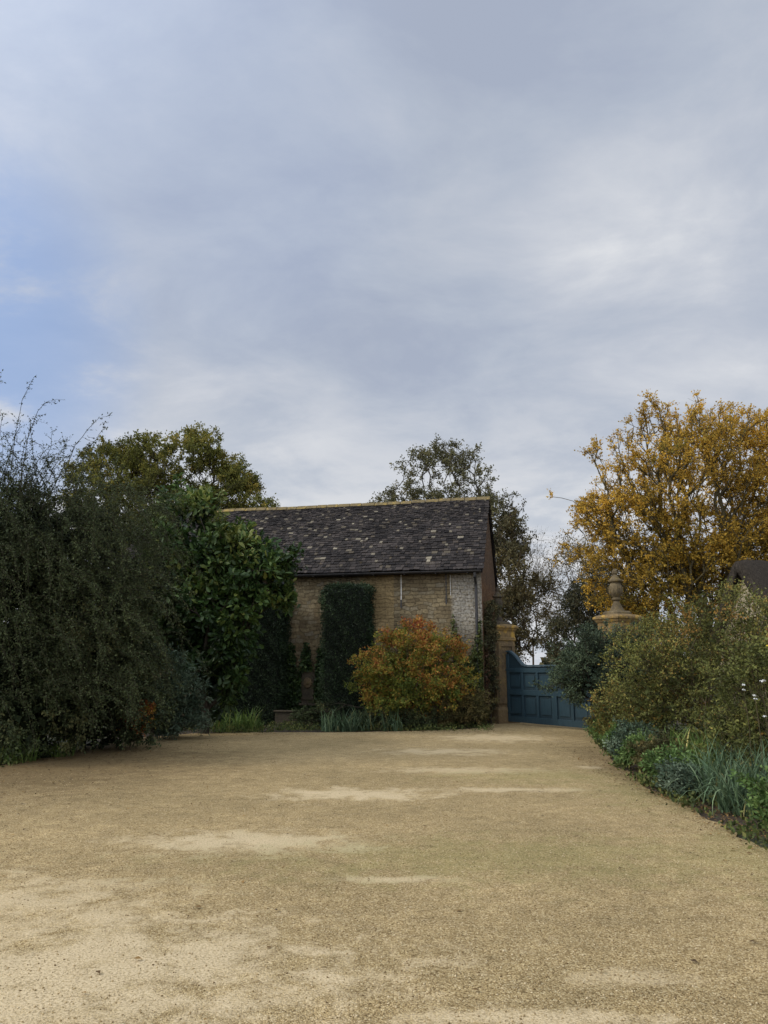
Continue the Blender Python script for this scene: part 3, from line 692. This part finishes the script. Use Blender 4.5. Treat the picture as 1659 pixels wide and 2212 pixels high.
gt=lambda P:.0+.08*np.sin(P[:,0]*.9)+.045*np.clip(P[:,2]-8,-5,4)
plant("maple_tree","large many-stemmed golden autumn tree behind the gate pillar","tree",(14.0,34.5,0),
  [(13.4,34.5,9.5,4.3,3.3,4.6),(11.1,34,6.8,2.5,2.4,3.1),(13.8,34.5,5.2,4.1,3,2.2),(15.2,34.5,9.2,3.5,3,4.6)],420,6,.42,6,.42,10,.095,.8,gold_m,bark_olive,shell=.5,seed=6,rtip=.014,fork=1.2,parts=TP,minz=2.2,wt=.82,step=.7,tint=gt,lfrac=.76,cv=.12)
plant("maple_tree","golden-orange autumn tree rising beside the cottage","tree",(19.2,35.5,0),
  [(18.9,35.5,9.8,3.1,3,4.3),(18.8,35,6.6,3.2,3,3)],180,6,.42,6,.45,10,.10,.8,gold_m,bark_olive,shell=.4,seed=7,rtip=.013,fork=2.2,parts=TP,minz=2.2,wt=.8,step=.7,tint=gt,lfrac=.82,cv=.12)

rg=np.random.default_rng(21)
ea=[];eb=[];era=[];erb=[];xp=[];xd=[]
targets=[((-7.2,14.2,4.9),(-6.35,13.2,6.75)),((-7.6,14,4.9),(-7.15,13,7.35)),((-6.6,14.4,4.6),(-5.0,13.3,5.95)),((-7,14.3,4.8),(-5.75,13.2,6.2)),((-8,14,5),(-6.9,13.1,6.6)),
 ((-7.8,14.2,5),(-7.3,13.2,6.9)),((-6.8,14.4,4.7),(-5.4,13.6,5.75)),((-7,14.4,4.7),(-6.1,13.3,6.1)),((-8.2,14.4,5.1),(-7.7,13.4,7.0))]
for _ in range(130):
    s=np.array([rg.uniform(-9,-6.0),rg.uniform(14.0,17),rg.uniform(4.4,5.4)]); targets.append((s,s+np.array([rg.normal()*.5+.15,rg.normal()*.5-.3,rg.uniform(.2,1.05)])))
nup=len(targets)
for _ in range(600):
    s=np.array([rg.uniform(-9.2,-4.6),rg.uniform(13.5,15.9),rg.uniform(1.2,5.2)]); targets.append((s,s+np.array([rg.uniform(.0,1.3),-rg.uniform(.0,.6),-rg.uniform(.3,1.4)])))
for ti,(s,e_) in enumerate(targets):
    s=np.array(s,float);e_=np.array(e_,float); L=np.linalg.norm(e_-s); m=12
    side=rg.normal(size=3)*.08*L; bow=np.array([0,0,.30*L])+side
    if e_[2]<.15: e_[2]=.15
    pts=[s+(e_-s)*k/m+bow*math.sin(math.pi*k/m*.9)*.8+rg.normal(size=3)*.012 for k in range(m+1)]
    up=ti<nup; r0=.006 if ti<9 else (.004 if up else .003)
    for k in range(m):
        ea.append(pts[k]);eb.append(pts[k+1]); era.append(r0*(1-k/m)+.002); erb.append(r0*(1-(k+1)/m)+.002)
        if k>1 and rg.random()<.7:
            d=nrm((pts[k+1]-pts[k])[None])[0]*.6+rg.normal(size=3)*.6; d/=np.linalg.norm(d); l2=rg.uniform(.10,.28)
            q=pts[k]+d*l2; ea.append(pts[k]);eb.append(q);era.append(.0025);erb.append(.0012)
            for j in range(6): xp.append(pts[k]+(q-pts[k])*(j+1)/6+rg.normal(size=3)*.012); xd.append(d+rg.normal(size=3)*.6)
        for j in range(3 if up else 9): xp.append(pts[k]+(pts[k+1]-pts[k])*rg.random()+rg.normal(size=3)*(.012 if up else .028)); xd.append(rg.normal(size=3))
nxp=len(xp)
extra=(np.array(ea),np.array(eb),np.array(era),np.array(erb),np.array(xp),np.array(xd),rg.uniform(.028,.052,nxp),rg.uniform(.3,.85,nxp))
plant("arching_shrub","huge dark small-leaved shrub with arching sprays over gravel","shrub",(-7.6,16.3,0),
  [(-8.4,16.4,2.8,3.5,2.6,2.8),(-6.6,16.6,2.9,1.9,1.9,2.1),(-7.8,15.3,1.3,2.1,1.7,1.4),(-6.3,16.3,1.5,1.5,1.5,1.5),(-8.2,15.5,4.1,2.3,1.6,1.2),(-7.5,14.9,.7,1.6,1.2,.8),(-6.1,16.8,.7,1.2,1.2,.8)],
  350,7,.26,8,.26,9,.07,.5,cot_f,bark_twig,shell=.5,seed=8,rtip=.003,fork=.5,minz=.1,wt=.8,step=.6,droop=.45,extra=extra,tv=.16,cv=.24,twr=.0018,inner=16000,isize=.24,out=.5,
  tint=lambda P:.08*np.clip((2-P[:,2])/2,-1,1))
plant("magnolia_tree","large-leaved glossy green magnolia beside the dark hedge","tree",(-4.7,20.8,0),
  [(-5.3,20.8,5.2,.95,1.0,1.35),(-4.4,20.7,4.6,1.0,.9,.8),(-3.0,20.4,4.35,1.15,.8,.34),(-3.6,20.4,3.8,.95,.8,.6),(-4.5,20.7,2.5,1.0,.9,2.2),(-5.4,20.6,3.4,.9,.9,1.7)],
  150,4,.20,4,.26,9,.20,.46,mag_m,bark_dark,shell=.45,seed=9,rtip=.009,fork=.6,shape='oval',parts=TP,minz=.15,wt=.6,step=.45,flat=.35,tint=lambda P:.09*(P[:,2]-3.2),cv=.18,inner=2000,isize=.25)
plant("grey_green_shrub","grey-green willow-leaved shrub at the foot of the magnolia","shrub",(-5.5,18.8,0),
  [(-5.5,18.8,1.2,.75,.7,1.15),(-5.1,19.2,.8,.75,.6,.7)],60,5,.16,5,.26,9,.13,.22,grey_m,bark_dark,shell=.3,seed=10,rtip=.004,fork=.3,wt=.85,step=.4,droop=.2,inner=700,isize=.2)
plant("autumn_seedling","small russet-leaved shrub under the arching branches","shrub",(-5.3,16.6,0),
  [(-5.15,16.5,.65,.24,.2,.4)],18,4,.07,4,.12,6,.06,.5,aut_m,bark_brown,shell=.2,seed=101,rtip=.003,fork=.2,wt=.85,step=.2,tint=lambda P:.2+0*P[:,0])
plant("autumn_shrub","rounded orange and yellow autumn shrub against the barn","shrub",(.9,22.9,0),
  [(.85,22.8,1.75,1.5,1.0,1.2),(.4,22.6,1.2,1.25,.9,.85),(1.3,22.7,1.4,1.2,.8,1.15)],140,6,.17,6,.21,9,.066,.6,aut_m,bark_brown,shell=.45,seed=11,rtip=.0035,fork=.3,wt=.85,step=.35,minz=.3,
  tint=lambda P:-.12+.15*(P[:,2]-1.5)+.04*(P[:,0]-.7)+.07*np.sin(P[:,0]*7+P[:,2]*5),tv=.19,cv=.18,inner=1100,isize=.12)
plant("low_shrub","low brownish-green shrub at the barn corner","shrub",(2.35,23.0,0),
  [(2.35,23.0,.6,.75,.5,.55),(1.7,22.7,.4,.5,.4,.35)],60,5,.12,5,.17,8,.06,.5,brn_m,bark_brown,shell=.2,seed=12,rtip=.003,fork=.15,wt=.85,step=.3)
plant("low_shrub","dark low evergreen shrub below the autumn foliage","shrub",(.3,22.4,0),
  [(.3,22.3,.28,1.3,.35,.25),(-1.9,22.9,.3,.8,.4,.3)],50,5,.12,5,.15,8,.06,.5,cot_f,bark_dark,shell=.2,seed=13,rtip=.003,fork=.1,wt=.85,step=.3,minz=.03)
plant("climbing_shrub","dark shrub growing between pillar and barn gable","shrub",(3.35,24.7,0),
  [(3.30,24.5,1.6,.16,.25,1.5),(3.38,24.6,3.3,.24,.25,.8)],44,5,.09,5,.14,7,.06,.6,darkw_m,bark_dark,shell=.2,seed=14,rtip=.003,fork=.3,wt=.85,step=.3)
plant("evergreen_shrub","dense blue-green rounded evergreen shrub before the gate pillar","shrub",(5.9,19.4,0),
  [(5.75,19.4,1.82,1.3,1.1,.95),(5.2,19.3,1.5,1.0,.8,.75),(6.7,19.4,1.6,1.1,1.0,1.0),(6.1,19.2,.9,.9,.8,.7)],165,6,.17,7,.22,10,.062,.45,blue_m,bark_dark,shell=.4,seed=15,rtip=.004,fork=.3,wt=.85,step=.4,minz=.25,inner=1500,isize=.16)
plant("yellowing_shrub","tall loose twiggy shrub with olive and yellow leaves","shrub",(6.3,15.2,0),
  [(5.8,15.2,1.55,1.4,1.1,1.1),(6.9,15,1.95,1.7,1.2,1.15),(5.2,15.0,1.0,.75,.7,.65),(8.0,15.2,1.6,1.3,1.1,1.2)],180,6,.24,7,.30,7,.056,.5,yel_m,bark_olive,shell=.3,seed=16,rtip=.0035,fork=.15,wt=.9,step=.4,minz=.25,cv=.24,inner=800,isize=.14,tint=lambda P:-.03+.05*(P[:,2]-1.5))
plant("low_shrub","russet and green low shrub beside the gravel edge","shrub",(5.15,16.9,0),
  [(5.15,16.9,.7,.6,.6,.55)],50,5,.12,5,.2,8,.06,.5,yel_m,bark_brown,shell=.2,seed=17,rtip=.003,fork=.1,wt=.85,step=.3,tint=lambda P:.1+0*P[:,0])
plant("border_shrub","leggy green shrub with pale flowers in the border","shrub",(5.6,11.2,0),
  [(5.7,11.2,1.2,.8,.8,.9),(5.3,11.4,.6,.6,.6,.5)],80,5,.15,6,.22,8,.055,.5,yel_m,bark_olive,shell=.2,seed=18,rtip=.003,fork=.1,wt=.9,step=.3,tint=lambda P:-.12+0*P[:,0])
pl=[(4.25,8.3,.30,.40,fresh_m,"green leafy perennial at the gravel edge"),(4.1,11.5,.22,.36,fresh_m,"low bright green leafy perennial beside the gravel"),(4.6,14.6,.34,.45,grey_m,"low grey-green perennial mound at the border edge"),
        (5.6,13.2,.7,.75,yel_m,"olive bushy perennial in the border"),(4.2,12.2,.3,.3,brn_m,"small browning perennial at the gravel edge"),(4.0,7.2,.3,.38,fresh_m,"leafy green perennial spilling onto the gravel"),
        (3.98,10.6,.16,.28,grey_m,"small grey-green mat plant on the gravel edge"),(4.35,13.6,.26,.36,fresh_m,"leafy green perennial at the gravel edge"),(4.75,15.6,.28,.38,fresh_m,"leafy green perennial at the gravel edge"),
        (5.1,17.8,.30,.38,fresh_m,"leafy green perennial at the gravel edge"),(5.7,20.3,.3,.38,brn_m,"browning low perennial near the gate"),(3.92,6.2,.26,.34,grey_m,"small grey-green mound on the gravel edge")]
for i,(x,y,h,r,mt,lb) in enumerate(pl):
    plant("perennial",lb,"plant",(x,y,0),[(x,y,h*.9,r,r,h)],30,5,.07,5,.13,8,.05,.55,mt,bark_brown,shell=.2,seed=60+i,rtip=.003,fork=.05,wt=.9,step=.2,minz=.03,cv=.25)

petal_m,t,b=newmat("white_petals"); setc(t,b,(.72,.72,.68),.6)
ypetal_m,t,b=newmat("yellow_petals"); setc(t,b,(.70,.50,.03),.6)
rg=np.random.default_rng(31)
def flowers(label,pts,mat,size,col):
    for p in pts:
        p=np.array(p,float); e=empty("flower",(p[0],p[1],0),label=label,cat="flower",group=col+" flowers in the border")
        V,F=edges_geo([[0,0,0],[.03,.01,p[2]*.6]],[[.03,.01,p[2]*.6],[0,0,p[2]]],np.array([.004,.0035]),np.array([.0035,.0025]),5)
        mesh_np("stem",V,F,bark_olive,parent=e)
        k=6; an=np.arange(k)*2*np.pi/k+rg.random(); D_=np.stack([np.cos(an),np.sin(an)*.8,np.sin(an)*.4-.5],1)
        V,F,A=leaf_geo(np.tile([[0,0,p[2]]],(k,1)),D_,np.full(k,size),.5,np.full(k,.5),rg,'oval'); mesh_np("petals",V,F,mat,parent=e,attr=A)
flowers("white drooping flower on a thin stem",[(rg.uniform(4.8,5.5),rg.uniform(9.9,10.6),rg.uniform(.85,1.5)) for _ in range(16)],petal_m,.03,"white")
flowers("small yellow flower on a thin stem",[(rg.uniform(5.0,5.5),rg.uniform(9.9,10.6),rg.uniform(1.6,2.0)) for _ in range(5)],ypetal_m,.032,"yellow")

def strap(loc,n,h,w,spread,mat,seed,label):
    rg=np.random.default_rng(seed); m=6; Vs=[];Fs=[];As=[]; c=0
    for i in range(n):
        a=rg.random()*6.283; r0=spread*math.sqrt(rg.random()); b0=np.array([r0*math.cos(a*1.7+i),r0*math.sin(a*1.7+i),0]); L=h*rg.uniform(.6,1.25); lean=rg.uniform(.2,1.35)
        dirh=np.array([math.cos(a),math.sin(a),0]); sd=np.array([-math.sin(a),math.cos(a),0]); p=b0.copy(); th=math.radians(88)-lean*.35
        tn=np.clip(.5+rg.normal()*.22,0,1); ww=w*rg.uniform(.7,1.2)
        for k in range(m+1):
            f=k/m; wd=ww*(1-f**2.2)*.5+.001
            Vs+=[p-sd*wd,p+sd*wd]; As+=[tn,tn]
            if k<m: Fs.append((c+2*k,c+2*k+1,c+2*k+3,c+2*k+2))
            p=p+(dirh*math.cos(th)+np.array([0,0,math.sin(th)]))*L/m; th-=lean*(.25+.35*f)
            p[2]=max(p[2],.012)
        c+=2*(m+1)
    o_=mesh_np("strap_leaved_plant",np.array(Vs),Fs,mat,attr=As,loc=loc)
    meta(o_,label,"plant","clumps of strap-leaved plants")
specs=[]
for i,(x,y) in enumerate([(-3.95,22.0),(-3.6,21.8),(-1.45,21.8),(-1.0,21.7),(-.6,21.9),(-4.4,21.6),(.2,21.9)]):
    specs.append(((x,y,-.01),90,.66,.03,.28,strap_g if i in(0,1,5) else strap_b,"arching strap-leaved clump at the foot of the barn border"))
for i,(x,y) in enumerate([(-7.2,14.0),(-6.6,14.4),(-7.7,13.7),(-6.3,15.4)]):
    specs.append(((x,y,-.01),70,.5,.022,.3,strap_g,"strap-leaved clump under the arching shrub"))
for i,(x,y) in enumerate([(4.5,13.2),(4.85,13.0),(4.45,12.6),(4.95,12.2),(4.6,11.8)]):
    specs.append(((x,y,-.01),120,.76,.026,.26,strap_g,"green strap-leaved clump beside the gravel"))
for i,(x,y) in enumerate([(4.25,10.1),(4.65,9.6),(4.15,9.4),(4.8,10.3),(5.15,9.8),(4.55,8.9),(4.95,9.1),(4.5,10.9)]):
    specs.append(((x,y,-.01),140,.74,.020,.26,strap_b,"bluish iris-like clump beside the gravel"))
for i,(x,y) in enumerate([(5.15,18.3),(5.3,19.0),(4.95,16.0),(5.8,20.6)]):
    specs.append(((x,y,-.01),90,.5,.024,.3,strap_g if i%2 else strap_b,"low strap-leaved clump along the border edge"))
for i,s in enumerate(specs): strap(s[0],s[1],s[2],s[3],s[4],s[5],200+i,s[6])
rg=np.random.default_rng(41)
gp=[]
for (x0,x1,y0,y1,m_) in [(3.7,5.8,5.5,12,7000),(4.4,6.5,12,21,5000),(-6.8,-3,20.9,23,4000),(-3,3,21.6,23.6,7000),(-9,-6.4,12.5,16,6000)]:
    gp.append(np.stack([rg.uniform(x0,x1,m_),rg.uniform(y0,y1,m_),rg.random(m_)**2*.16],1))
gp=np.concatenate(gp)
gn=np.sin(gp[:,0]*3.1+gp[:,1]*1.3)+np.sin(gp[:,1]*2.7-gp[:,0]*2)+rg.normal(size=len(gp))*.6; gp=gp[gn>-.6]
gp=gp[gp[:,0]>np.where(gp[:,1]>12,np.interp(gp[:,1],[12,16.6,19,21.4],[3.8,4.6,5.1,5.6])*(gp[:,0]>3.2)-9*(gp[:,0]<=3.2),-99)]
m_=2200; ys=rg.uniform(5.5,19,m_); xe=np.interp(ys,[5,7.6,9.2,11.3,13.5,16.6,19],[3.6,3.55,3.62,3.75,4.0,4.6,5.1]); k=np.sin(ys*3.3)+np.sin(ys*7.7+1)*.6+rg.normal(size=m_)*.5>-.1
gp=np.concatenate([gp,np.stack([xe-np.abs(rg.normal(size=m_))*.10+.08,ys,rg.random(m_)*.06],1)[k]])
V,F,A=leaf_geo(gp,rg.normal(size=gp.shape)*.6+np.array([0,0,.7]),rg.uniform(.03,.075,len(gp)),.6,rg.random(len(gp)),rg)
gc_m=foliage_mat("ground_cover_foliage",[(0,(.04,.055,.018)),(.5,(.085,.11,.032)),(1,(.17,.17,.05))],.6,.0,.15)
meta(mesh_np("ground_cover",V,F,gc_m,attr=A),kind="stuff",label="low dark green ground cover in the borders",cat="ground cover")

# ---------------------------------------------------------------- world, sun, camera
w=bpy.data.worlds.new("World"); scene.world=w; w.use_nodes=True; nt=w.node_tree; nt.nodes.clear(); t=NT(nt)
SUN_EL=math.radians(36); sd=nrm(np.array([[-.93,-.22,0]]))[0]
sky=t.n('ShaderNodeTexSky',sky_type='NISHITA'); sky.sun_disc=False; sky.sun_elevation=SUN_EL; sky.sun_rotation=math.atan2(sd[0],sd[1])
g=t.n('ShaderNodeTexCoord').outputs['Generated']
sp=t.n('ShaderNodeSeparateXYZ',ins={0:g}); X,Y,Z=sp.outputs
zz=t.math('ADD',t.math('MAXIMUM',Z,0.0),.26)
pv=t.n('ShaderNodeCombineXYZ',ins={0:t.math('DIVIDE',X,zz),1:t.math('DIVIDE',Y,zz),2:t.math('MULTIPLY',Z,.8)}).outputs[0]
pv=t.n('ShaderNodeMapping',ins={0:pv,'Location':(8.3,4.7,0),'Rotation':(0,0,.30),'Scale':(1.0,1.35,1)}).outputs[0]
n1=t.noise(pv,1.0,4,.50,.15); n2=t.noise(pv,2.8,7,.60,.25)
def blob(d,r0,r1):
    d=np.array(d,float); d/=np.linalg.norm(d)
    dt=t.n('ShaderNodeVectorMath',operation='DOT_PRODUCT',ins={0:g,1:tuple(d)}).outputs['Value']
    return t.smooth(dt,r0,r1)
cl=t.math('ADD',t.math('MULTIPLY',n1,.45),t.math('MULTIPLY',n2,.55))
cl=t.math('ADD',cl,t.math('MULTIPLY',blob((.42,1,.56),.975,1.0),.12))
cl=t.math('SUBTRACT',cl,t.math('MULTIPLY',blob((.05,1,.42),.95,1.0),.045))
hz=t.math('SUBTRACT',1.0,t.smooth(Z,.16,.40))
cc=t.ramp(cl,[(.36,(.375,.425,.535)),(.45,(.435,.485,.580)),(.53,(.500,.54,.620)),(.61,(.59,.62,.680)),(.71,(.75,.765,.79))])
hc=t.mix(t.smooth(n2,.36,.60),(.57,.61,.67),(.77,.775,.785))
cc=t.mix(t.math('MULTIPLY',hz,.75),cc,hc)
bl=t.math('MULTIPLY',blob((-.66,1,.46),.962,.998),t.smooth(n2,.68,.46))
cc=t.mix(t.math('MULTIPLY',bl,.55),cc,(.28,.44,.82))
bl2=blob((-.30,1,.78),.95,1.0)
cc=t.mix(t.math('MULTIPLY',bl2,.20),cc,(.40,.50,.74))
cover=t.math('SUBTRACT',1.0,t.math('MULTIPLY',bl,.30))
fill_glow=blob((-.80,-.70,.72),-.05,1.0)  # unseen sky behind the camera, brightened as added fill on front faces
gain=t.math('ADD',1.03,t.math('MULTIPLY',fill_glow,1.6))
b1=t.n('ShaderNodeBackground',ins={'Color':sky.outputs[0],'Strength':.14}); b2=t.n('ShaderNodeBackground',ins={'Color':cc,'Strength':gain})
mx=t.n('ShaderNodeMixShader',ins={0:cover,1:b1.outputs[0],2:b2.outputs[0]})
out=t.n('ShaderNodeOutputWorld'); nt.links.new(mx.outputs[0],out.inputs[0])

sl_=bpy.data.lights.new("sun",'SUN'); sl_.energy=1.5; sl_.angle=math.radians(14); sl_.color=(1,.92,.79)
so=bpy.data.objects.new("sun",sl_); link(so)
dv=Vector((sd[0]*math.cos(SUN_EL),sd[1]*math.cos(SUN_EL),math.sin(SUN_EL))); so.rotation_euler=dv.to_track_quat('Z','Y').to_euler()
cam=bpy.data.cameras.new("camera"); co=bpy.data.objects.new("camera",cam); link(co)
co.location=(0,0,1.6); co.rotation_euler=(math.radians(90+11.78),0,0)
cam.sensor_fit='VERTICAL'; cam.sensor_height=36; cam.lens=26.85; cam.clip_end=3000; cam.clip_start=.05
scene.camera=co
